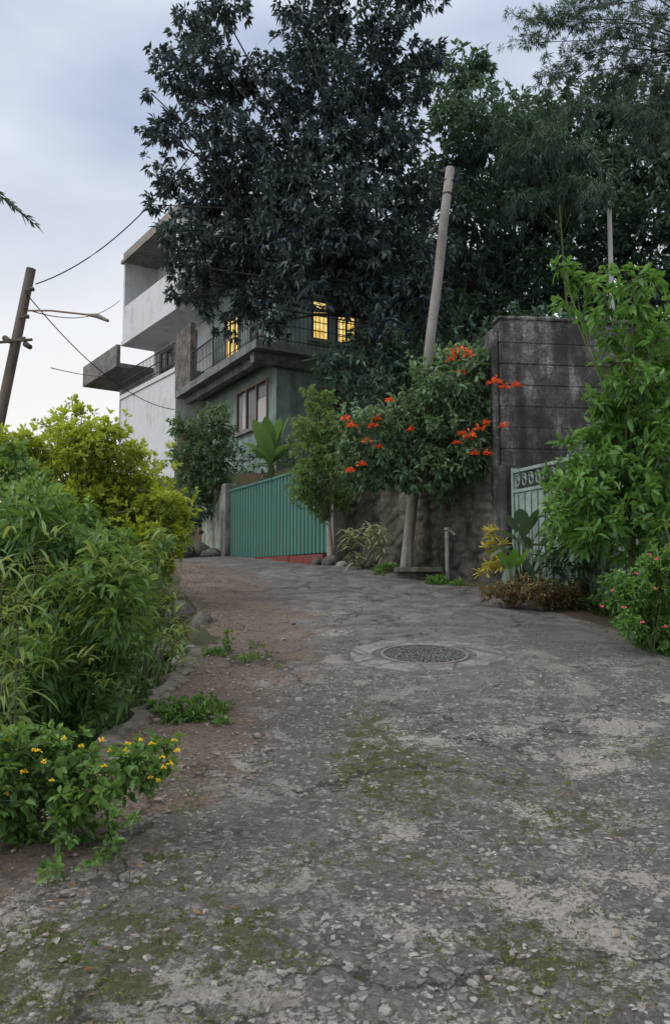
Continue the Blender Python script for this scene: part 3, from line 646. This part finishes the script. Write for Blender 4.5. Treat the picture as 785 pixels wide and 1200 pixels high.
# ---------------------------------------------------------------- TREES
def tree(name,label,cat,base,clumps,L,W,leaf,bark,r0,cov=3.5,k=10,down=.35,fork=None,twig=True,group=None,six=False,tr=.01,parts=('trunk','crown'),lim_r=.3,**kw):
    t=thing(name,label,cat,base,group)
    tw=crown(parts[1],clumps,L,W,M[leaf],t,cov,k,down,six=six,**kw)
    if twig is True: sel=tw
    elif twig: i=rng.choice(len(tw[0]),int(len(tw[0])*twig),replace=False); sel=(tw[0][i],tw[1][i])
    else: sel=None
    limbs(parts[0],base,clumps,r0,M[bark],t,fork,sel,tr,lim_r)
    return t
def jd(cl,d,j): return [(x,y,r,d+random.uniform(-j,j)) for x,y,r in cl]
cl=[(235,42,36),(212,88,32),(203,150,32),(245,125,40),(292,95,38),(285,165,46),(196,212,26),(235,232,40),(290,240,50),(335,170,42),(352,85,40),(385,30,46),(445,40,46),(475,95,42),(400,120,55),(420,190,58),(465,165,40),(350,262,60),(290,305,52),(240,298,40),(420,265,68),(480,235,54),(355,325,44),(300,350,38),(450,335,46),(240,342,26),(470,300,54),(208,345,14),(320,378,22),(272,380,16),(258,8,32),(400,-50,60),(480,-10,36),(180,240,12),(330,120,34),(380,75,40),(188,62,14),(170,150,11),(265,200,38),(216,275,30),(320,205,40),(440,110,46),(300,275,46),(178,110,9),(345,10,20),(505,60,18),(250,75,32),(215,310,24),(385,300,46),(410,345,28),(450,380,30),(490,345,40),(420,395,14),(350,215,44),(375,165,40)]
tb=gp(.95,16.6)
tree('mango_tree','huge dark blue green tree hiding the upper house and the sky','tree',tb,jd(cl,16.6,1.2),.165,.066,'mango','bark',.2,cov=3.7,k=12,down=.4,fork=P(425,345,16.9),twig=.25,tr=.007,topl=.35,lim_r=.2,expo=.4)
cl=[(540,98,42),(560,165,58),(520,200,50),(545,255,62),(510,320,56),(575,320,62),(500,385,48),(560,380,52),(600,230,54),(528,135,34),(592,135,38),(620,180,52),(610,300,58),(498,75,18),(560,72,18),(630,250,50)]
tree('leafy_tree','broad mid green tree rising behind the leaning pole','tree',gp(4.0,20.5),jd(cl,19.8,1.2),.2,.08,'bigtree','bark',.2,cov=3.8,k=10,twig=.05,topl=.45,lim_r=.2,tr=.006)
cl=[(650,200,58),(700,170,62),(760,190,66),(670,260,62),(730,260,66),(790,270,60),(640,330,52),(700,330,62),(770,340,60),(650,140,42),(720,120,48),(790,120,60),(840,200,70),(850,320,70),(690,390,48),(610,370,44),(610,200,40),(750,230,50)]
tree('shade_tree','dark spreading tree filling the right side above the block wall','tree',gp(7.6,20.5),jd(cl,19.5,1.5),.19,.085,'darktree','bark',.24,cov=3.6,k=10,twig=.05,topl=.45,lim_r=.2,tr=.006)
cl=[(580,420,50),(640,400,50),(520,430,45),(450,420,40),(400,440,35),(440,470,45),(480,460,40),(560,470,45),(380,420,18)]
tree('dark_shrub','dark overgrown shrub mass behind the climber and block wall','shrub',gp(1.4,15.6),jd(cl,15.3,.8),.16,.07,'darktree','bark',.1,cov=3.2,k=10,twig=.3,parts=('stem','foliage'))
cl=[(640,25,26),(672,12,30),(690,60,30),(720,30,34),(745,75,34),(770,20,36),(775,110,34),(655,85,26),(710,100,30),(620,50,18),(740,140,28),(790,60,40),(680,130,24),(850,90,60),(900,30,70),(860,0,60),(830,160,50),(612,22,14),(700,-10,40),(760,160,30),(640,120,20)]
tree('feathery_tree','fine leaved tree whose sprays hang across the top right corner','tree',gp(8.2,13.6),jd(cl,13.2,.7),.10,.016,'feather','bark',.12,cov=1.6,k=18,down=.5,fork=P(880,60,13.3),twig=True,tr=.003,squash=(1.4,1,.7),lim_r=.14)
cl=[(640,165,34),(600,190,28),(680,180,34),(615,235,24),(660,225,28),(700,225,26),(590,150,18)]
tree('drooping_bamboo','drooping fine green sprays in front of the right hand trees','bamboo',gp(5.2,17.2),jd(cl,16.8,.5),.17,.026,'bigtree','stem',.03,cov=2.2,k=12,down=1.1,twig=.3,tr=.003,parts=('culm','foliage'),fork=P(655,240,16.9),topl=.6)

# left bank
cl=[(112,522,38),(70,540,38),(150,556,40),(185,590,34),(130,600,48),(85,590,46),(205,612,20),(165,635,40),(35,560,36),(98,484,12),(75,490,10),(128,506,18),(210,630,16),(40,525,24),(190,655,24),(60,620,44),(120,650,44),(158,528,16),(205,588,14),(90,520,32),(110,560,44),(58,500,12),(145,508,8),(160,600,40),(222,602,9),(20,530,22),(5,520,24),(175,560,12),(85,472,7)]
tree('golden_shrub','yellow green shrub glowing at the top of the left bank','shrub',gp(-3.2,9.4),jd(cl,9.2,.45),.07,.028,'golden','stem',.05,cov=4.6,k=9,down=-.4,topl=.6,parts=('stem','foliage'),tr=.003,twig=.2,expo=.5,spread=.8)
cl=[(18,530,18),(30,560,30),(5,555,30),(50,600,34),(20,590,44),(100,615,26),(140,640,24),(190,640,16),(170,665,20)]
tree('bank_shrub','mid green shrub on the far left in front of the golden one','shrub',gp(-2.9,6.8),jd(cl,6.6,.3),.085,.034,'green','stem',.04,cov=3.6,k=8,down=0,parts=('stem','foliage'),tr=.003,twig=.3,topl=.45)
cl=[(40,608,36),(15,640,52),(85,650,40),(130,690,38),(60,710,58),(120,745,44),(158,712,20),(30,785,60),(90,800,46),(5,840,50),(65,845,38),(145,735,26),(105,700,44),(-20,720,70),(110,830,20),(40,870,30),(160,758,12),(130,780,24),(75,622,20),(148,672,18),(112,650,20),(170,690,12),(95,635,16),(20,600,20)]
tree('leafy_bush','large lance leaved green bush overhanging the ditch','bush',gp(-2.0,4.9),jd(cl,4.9,.5),.10,.028,'green','stem',.03,cov=3.8,k=8,down=-.1,six=True,parts=('stem','foliage'),tr=.0025,twig=.4,topl=.5,spread=1.3,droop=.25,expo=.55)
def strap_plant(name,label,cat,centers,d,nleaf,L,W,mat,droop,prof='strap',edge=True,up=.6,stem=True,jit=0.):
    cs=[P(x,y,d+random.uniform(-jit,jit)) for x,y in centers]
    base=np.array(cs[0]); base[2]=float(G(base[0],base[1]))
    t=thing(name,label,cat,base); B=[];D=[]
    mb=MB()
    for c in cs:
        g=base+rng.normal(size=3)*np.array([.08,.08,0])
        if stem and c[2]-g[2]>.05: mb.tube([g,(g+c)/2+rng.normal(size=3)*.06+np.array([0,.12,0]),c],[.009,.007,.005],5)
        for i in range(nleaf):
            a=rng.uniform(0,2*math.pi); e=rng.uniform(.1,1)*up+.1; B.append(c-UP*rng.uniform(0,.4)*L+rng.normal(size=3)*L*.1); D.append([math.cos(a),math.sin(a),e*1.5])
    straps('foliage',B,D,L,W,M[mat],t,droop=droop,prof=prof,edge=edge)
    if mb.v: mb.build('stem',M['stem'],t,smooth=True)
    return t
strap_plant('variegated_plant','long yellow edged leaves arching in from the left edge','plant',[(4,660),(18,690),(0,730),(20,760),(5,800),(-15,700),(-10,640),(10,830),(15,720)],3.7,12,.22,.022,'varieg',.6,jit=.15,up=.8)
strap_plant('variegated_plant','yellow edged leaf clump between the golden shrub and the ditch','plant',[(160,640),(185,655),(195,690),(175,700),(200,720),(190,745),(150,690),(140,640),(205,755),(195,625),(210,735),(180,640),(165,670),(215,765),(205,700)],6.1,12,.2,.024,'varieg',.6,jit=.3,up=.8)
strap_plant('variegated_plant','yellow tipped leaves rising through the big lance leaved bush','plant',[(110,640),(80,670),(125,660),(60,660),(95,690),(135,715),(60,740),(100,760),(150,700),(40,700),(85,720),(120,790),(60,620),(150,660)],4.45,10,.17,.02,'varieg',.5,stem=False,jit=.15,up=.9)
cl=[(35,915,40),(95,905,40),(155,890,30),(192,876,18),(28,975,38),(85,960,34),(125,985,20),(10,880,36),(60,870,26),(110,1010,14),(20,1015,22),(130,925,26),(175,915,14),(-20,940,50),(20,1000,30)]
t=tree('lantana','low lantana with small yellow orange flowers at the lower left','flowering plant',gp(-1.35,3.35),jd(cl,3.35,.18),.042,.026,'lantana','stem',.012,cov=3.8,k=7,down=0,six=True,parts=('stem','foliage'),tr=.002,twig=.7,topl=.4,zmin=-.25)
for (x,y) in [(28,905),(52,893),(46,880),(120,868),(150,872),(148,880),(178,872),(205,868),(200,895),(192,900),(177,912),(122,898),(95,875),(60,915),(10,868),(208,880),(8,930),(130,880),(190,888),(75,866),(165,868),(40,880),(186,915)]:
    flower(t,P(x,y,3.2+random.uniform(-.08,.06)),.0085,M['yellow'],18,.009,'flower_head')
def weed(label,cl,d,L=.035,W=.018,mat='lantana',cov=2.6,name='weed_patch'):
    b=P(cl[0][0],cl[0][1],d); b[2]=float(Bp(b[1]))
    t=thing(name,label,'weeds',b); C=[(x,y,r,d+random.uniform(-.15,.15)) for x,y,r in cl]
    p,c=crown('foliage',C,L,W,M[mat],t,cov,6,-.2,squash=(1,1.4,.35),six=True,zmin=0.)
    mb=MB()
    for a in p[::4]: mb.tube([np.array([a[0],a[1],float(Bp(a[1]))-.02]),a],.002,3,False)
    mb.build('stem',M['stem'],t)
weed('low leafy weed patch on the dirt beside the kerb',[(225,838,22),(250,845,18),(205,850,18),(235,820,14),(262,850,12),(195,835,14),(185,850,16),(210,825,14)],5.0)
weed('narrow tuft of weeds further up the kerb',[(258,770,12),(250,785,12),(265,752,9),(268,742,6),(242,795,10)],6.6,cov=2)
weed('thin scattered weeds on the brown dirt',[(295,770,14),(310,785,12),(285,790,12),(298,755,8),(320,795,8)],6.4,cov=.8,L=.025,W=.012)
weed('small weeds below the lantana at the road edge',[(120,1010,16),(135,990,14),(150,960,12),(60,1020,18)],3.05,cov=1.5)
cl=[(372,478,20),(360,505,22),(385,505,22),(372,535,28),(358,558,22),(390,550,22),(375,580,24),(397,585,18),(352,578,14),(365,462,11),(383,465,10),(392,525,16),(380,600,12)]
b=P(392,655,13.3)
tree('slim_tree','slim pale green small leaved tree in front of the teal gate','tree',np.array([b[0],b[1],float(G(b[0],b[1]))]),jd(cl,13.2,.2),.055,.026,'fine','barklight',.03,cov=3.8,k=9,down=-.1,twig=.3,tr=.003,topl=.4)
cl=[(440,505,34),(480,485,36),(520,455,36),(555,430,30),(580,425,24),(520,510,42),(560,495,34),(475,530,38),(425,535,28),(600,450,18),(500,440,24),(548,540,26),(412,500,20),(505,550,28),(585,485,22),(545,465,30),(450,555,24),(530,415,16),(575,405,14),(585,520,14),(565,530,20),(420,560,22),(405,530,16),(480,565,16),(520,570,18)]
b=P(482,672,11.8); b[2]=float(G(b[0],b[1]))
t=tree('flowering_climber','glossy green climber with orange red flower clusters over the rubble wall','flowering climber',b,jd(cl,11.25,.3),.1,.052,'boug','barklight',.035,cov=3.4,k=8,down=.35,six=True,twig=.5,tr=.003,topl=.45,parts=('stem','foliage'),fork=P(488,540,11.6),lim_r=.25)
for (x,y,r) in [(537,412,10),(548,418,9),(530,422,8),(541,437,6),(583,448,7),(590,455,6),(577,449,5),(405,492,6),(413,500,6),(443,492,5),(437,500,5),(430,518,6),(444,524,4),(411,552,5),(424,545,5),(550,512,8),(562,503,7),(541,510,6),(570,497,5),(480,505,4),(456,470,5),(556,532,4),(604,452,5),(571,532,5),(535,520,5),(590,500,5)]:
    flower(t,P(x,y,10.85+random.uniform(-.1,.05)),r/F*10.5,M['orange'],28,.045)
c=P(318,545,17.2); g=gp(c[0],17.2); t=thing('banana_plant','young banana plant with broad pale leaves behind the teal gate','banana plant',g)
B=[];D=[]
for (x,y) in [(278,500),(282,548),(312,475),(338,482),(358,515),(298,482),(328,476),(356,552),(290,522),(345,500)]:
    e=P(x,y,16.9+random.uniform(-.4,.4)); B.append(c); D.append((e-c)*1.0)
Ls=[np.linalg.norm(x) for x in D]
straps('leaf_blades',B,[d+UP*.2 for d in D],np.array(Ls)*1.25,.34,M['broad'],t,droop=.45,prof='oval',edge=False,tnt=rng.uniform(.3,.95,len(B)),K=9)
mb=MB(); mb.tube([g,c],[.1,.06],10); mb.build('trunk',M['stem'],t,smooth=True)
cl=[(225,505,22),(250,500,26),(235,535,28),(258,530,22),(245,560,24),(215,530,14),(255,560,16),(232,580,20),(258,480,12),(215,560,12),(208,495,10)]
tree('vine_shrub','leafy shrub hanging over the grey post left of the teal gate','shrub',gp(-2.9,19.8),jd(cl,19.2,.4),.13,.06,'boug','stem',.05,cov=3.2,k=8,parts=('stem','foliage'),twig=.4,topl=.4)
tree('low_shrub','small dark shrub below the hanging shrub beside the mossy stones','shrub',gp(-3.5,18.9),jd([(210,590,12),(225,610,14),(240,600,12),(212,625,10)],18.6,.2),.1,.045,'darktree','stem',.03,cov=3.4,k=8,parts=('stem','foliage'),twig=.4)
tree('low_shrub','dark shrub behind the slim pale green tree','shrub',gp(.3,14.4),jd([(400,560,22),(415,590,20),(430,575,18),(405,530,18),(410,610,14)],14.2,.3),.11,.05,'boug','stem',.03,cov=3.6,k=8,parts=('stem','foliage'),twig=.4)
strap_plant('striped_plant','cream and green striped plant at the foot of the climber','plant',[(428,628),(415,635),(440,632),(448,645),(420,650),(436,618),(410,622),(445,620)],12.4,24,.3,.034,'white',.6)
weed('small green plant beside the striped plant',[(452,664,9),(445,672,7)],12.0,.06,.03,'green',3)
weed('low green plants at the foot of the standpipe',[(515,680,11),(535,686,9),(505,688,6)],11.0,.06,.03,'bright',3)
cl=[(575,625,9),(572,645,11),(582,660,10),(570,668,9),(588,640,8)]
t=tree('croton','yellow leaved croton bush at the left end of the right planting','shrub',gp(2.0,10.0),jd(cl,9.9,.08),.1,.022,'croton','stem',.012,cov=2.4,k=8,down=-.5,six=True,parts=('stem','foliage'),tr=.003)
def big(name,label,stalks,d,mat,W,root_px,cat='plant'):
    b=P(root_px[0],root_px[1],d); b[2]=float(G(b[0],b[1])); t=thing(name,label,cat,b); B=[];D=[];Ls=[];mb=MB()
    for (x,y,x2,y2,dd) in stalks:
        a=P(x,y,d+dd); e=P(x2,y2,d+dd-.12); B.append(a); D.append(e-a); Ls.append(np.linalg.norm(e-a)); mb.tube([b,(a+b)/2+UP*.06,a],[.012,.01,.007],6)
    straps('leaf_blades',B,[x+UP*.08*l for x,l in zip(D,Ls)],np.array(Ls)*1.05,W,M[mat],t,droop=.12,prof='oval',edge=False,tnt=rng.uniform(.2,.8,len(B)),K=9,fold=.25)
    mb.build('stalk',M['stem'],t,smooth=True); return t
big('broad_leaf_plant','tall waxy broad leaved plant in front of the ornamental gate',[(606,625,590,598,0),(612,618,608,588,0),(620,622,632,592,.05),(625,632,650,612,0),(618,640,646,640,-.05),(606,634,582,622,0),(600,640,578,652,.05),(630,645,655,668,0),(615,612,645,604,.1),(600,650,575,640,-.1),(622,650,650,655,-.1),(612,655,625,680,-.15),(602,660,590,688,-.15),(612,632,620,600,-.1),(628,655,662,650,.1),(640,650,650,620,.1),(640,655,660,675,0),(635,640,660,625,.05),(620,645,610,620,.1)],9.4,'darkbroad',.17,(612,690))
big('broad_leaf_plant','light green upright broad leaves low in the right planting',[(598,668,606,632,0),(604,668,622,640,0),(596,668,585,645,0)],9.1,'bright',.16,(600,690))
for lab,cc in (('bronze ground cover hedge at the left of the right planting',[(572,695,11),(590,690,14),(608,692,15),(600,705,11)]),('bronze ground cover hedge in the middle of the right planting',[(625,693,16),(645,690,17),(640,706,13),(660,700,15)]),('bronze ground cover hedge nearest the pink flowered bush',[(675,697,17),(695,705,18),(690,690,15),(708,715,14)])):
    b=P(cc[1][0],cc[1][1],9.0); tree('bronze_hedge',lab,'hedge',gp(b[0],b[1]),jd(cc,9.0,.15),.04,.02,'bronze','stem',.01,cov=3.6,k=8,down=0,parts=('stem','foliage'),tr=.002,twig=.4,zmin=0.)
cl=[(690,335,18),(712,345,22),(672,325,11),(668,358,11),(740,325,20),(765,330,10),(745,360,26),(775,375,26),(690,375,12),(715,390,18),(760,400,30),(790,420,32),(725,425,22),(745,450,36),(780,465,36),(712,470,24),(730,490,34),(765,510,42),(705,515,28),(725,545,40),(688,548,28),(662,520,12),(775,560,42),(695,585,36),(735,600,42),(662,575,20),(666,610,28),(780,620,36),(700,625,36),(740,640,28),(648,555,11),(645,605,16),(820,480,50),(820,580,50),(655,312,7),(700,318,9),(650,585,14)]
tree('tall_shrub','tall bright green shrub arching over the right edge of the lane','shrub',gp(2.9,7.9),jd(cl,7.6,.35),.115,.05,'bright','stem',.04,cov=2.7,k=7,down=.15,six=True,parts=('stem','foliage'),tr=.003,topl=.5,fork=P(735,560,7.7),twig=.6,expo=.55)
cl=[(662,550,18),(670,590,26),(690,620,30),(665,635,22),(700,560,34),(720,600,36),(740,560,40),(680,650,22),(652,625,18),(720,650,30),(705,510,22),(740,500,40),(645,645,16)]
tree('inner_shrub','darker green shrub filling the gap between the gate and tall shrub','shrub',gp(3.0,9.2),jd(cl,8.8,.2),.1,.05,'boug','stem',.03,cov=3.6,k=8,down=.2,parts=('stem','foliage'),tr=.003,twig=.3)
cl=[(770,665,30),(740,690,26),(765,715,32),(725,705,18),(785,745,28),(755,745,18),(735,730,16),(790,690,30),(720,680,14),(790,770,14)]
t=tree('impatiens','low bright bush dotted with tiny pink flowers at the right edge','flowering plant',gp(2.75,6.9),jd(cl,6.75,.2),.045,.022,'bright','stem',.015,cov=3.6,k=8,down=0,six=True,parts=('stem','foliage'),tr=.002,twig=.6,zmin=0.,topl=.4)
for (x,y) in [(717,693),(705,711),(745,672),(770,655),(731,712),(768,690),(752,730),(778,735),(760,650)]: flower(t,P(x,y,6.35),.008,M['pink'],9,.018,'flower_head')
strap_plant('fern','dark green fern between the bronze hedge and the tall shrub','fern',[(660,660),(680,665),(700,668),(650,668),(640,660)],8.7,14,.24,.035,'darkbroad',.6,edge=False,stem=False)
strap_plant('grass_clump','pale bladed grass clump at the far right edge of the view','grass',[(778,610),(785,640),(790,590)],6.6,12,.2,.016,'varieg',.5)
a=P(-330,60,8); e=P(40,262,8); t=thing('overhanging_branch','small leafy branch tip poking in at the upper left edge','branch',a)
mb=MB(); mb.tube([a+(e-a)*k+UP*.3*math.sin(math.pi*k) for k in np.linspace(0,1,9)],list(np.linspace(.03,.006,9)),6); mb.build('twig',M['bark'],t)
ks=np.repeat(np.linspace(.6,1,30),4); p=a+(e-a)*ks[:,None]+UP*.3*np.sin(math.pi*ks)[:,None]; leaves('foliage',p,rdir(len(p))*.5+np.array([.7,0,-.5]),.12,.03,M['bigtree'],t)

def scatter(name,label,n,xf,yf,hf_,L,W,mat,k=6):
    y=yf(n); x=xf(y,n); keep=(x>np.interp(y,WXy,WXx)+.9) if name=='hill_undergrowth' else np.ones(n,bool)
    x,y=x[keep],y[keep]; n=len(x); z=G(x,y)+rng.uniform(0,1,n)**1.5*hf_
    p=np.repeat(np.stack([x,y,z],-1),k,0); d=rdir(n*k)+UP*.3
    setp(leaves(name,p+rng.normal(size=p.shape)*L*.3,d,L,W,M[mat],None),label,'undergrowth',kind='stuff')
scatter('bank_undergrowth','tangled dark undergrowth covering the ditch side of the left bank',6200,lambda y,n:XL(y)-.2-np.abs(rng.normal(0,.9,n)),lambda n:rng.uniform(1.6,16,n),.4,.07,.032,'cover')
scatter('verge_undergrowth','dark ground cover filling the verge behind the right planting',2200,lambda y,n:XR(y)+.25+np.abs(rng.normal(0,.9,n)),lambda n:rng.uniform(4.5,10.6,n),.35,.07,.035,'cover')
scatter('hill_undergrowth','deep green undergrowth covering the slope behind the walls',4200,lambda y,n:rng.uniform(-3.5,11,n),lambda n:rng.uniform(12.2,24,n),.9,.16,.07,'darktree')

# ---------------------------------------------------------------- LIGHT, WORLD, CAMERA
el=math.radians(42)
w=bpy.data.worlds.new('World'); bpy.context.scene.world=w; w.use_nodes=True; nt=w.node_tree; nn=nt.nodes; bg=nn['Background']
sky=nn.new('ShaderNodeTexSky'); sky.sky_type='NISHITA'; sky.sun_disc=False; sky.sun_elevation=el; sky.sun_rotation=math.radians(250)
tc=nn.new('ShaderNodeTexCoord')
no=nn.new('ShaderNodeTexNoise'); no.inputs['Scale'].default_value=1.9; no.inputs['Detail'].default_value=5; no.inputs['Roughness'].default_value=.5
mp=nn.new('ShaderNodeMapping'); mp.inputs['Scale'].default_value=(1,1,2.2); nt.links.new(tc.outputs['Generated'],mp.inputs[0]); nt.links.new(mp.outputs[0],no.inputs['Vector'])
rp=nn.new('ShaderNodeValToRGB'); rp.color_ramp.elements[0].position=.38; rp.color_ramp.elements[0].color=(3.2,3.75,4.9,1); rp.color_ramp.elements[1].position=.62; rp.color_ramp.elements[1].color=(5.5,5.9,6.6,1)
nt.links.new(no.outputs['Fac'],rp.inputs[0])
sx=nn.new('ShaderNodeSeparateXYZ'); nt.links.new(tc.outputs['Generated'],sx.inputs[0])
def mr(a,b):
    r=nn.new('ShaderNodeMapRange'); r.inputs['From Min'].default_value=a; r.inputs['From Max'].default_value=b; nt.links.new(sx.outputs['Z'],r.inputs['Value']); return r.outputs[0]
mxh=nn.new('ShaderNodeMix'); mxh.data_type='RGBA'; nt.links.new(mr(.50,.14),mxh.inputs[0]); nt.links.new(rp.outputs[0],mxh.inputs[6]); mxh.inputs[7].default_value=(7.1,6.9,6.5,1)
mxz=nn.new('ShaderNodeMix'); mxz.data_type='RGBA'; nt.links.new(mr(.58,.85),mxz.inputs[0]); nt.links.new(mxh.outputs[2],mxz.inputs[6]); mxz.inputs[7].default_value=(12.5,12.8,13.4,1)
mx=nn.new('ShaderNodeMix'); mx.data_type='RGBA'; mx.inputs[0].default_value=.88; nt.links.new(sky.outputs[0],mx.inputs[6]); nt.links.new(mxz.outputs[2],mx.inputs[7])
nt.links.new(mx.outputs[2],bg.inputs['Color']); bg.inputs['Strength'].default_value=.15
sd=bpy.data.lights.new('sun','SUN'); sd.energy=1.5; sd.angle=math.radians(20); sd.color=(1,.95,.88); so=bpy.data.objects.new('sun',sd); col.objects.link(so)
so.rotation_euler=(math.radians(48),0,math.radians(-70))
cam=bpy.data.cameras.new('camera'); co=bpy.data.objects.new('camera',cam); col.objects.link(co)
co.location=(0,0,EYE); co.rotation_euler=(math.radians(90)+math.atan(TP),0,0)
cam.sensor_fit='VERTICAL'; cam.sensor_height=24; cam.lens=F/1200*24; cam.clip_end=1000; cam.clip_start=.05
bpy.context.scene.camera=co
sc=bpy.context.scene; sc.view_settings.view_transform='Standard'; sc.view_settings.look='None'; sc.view_settings.exposure=0
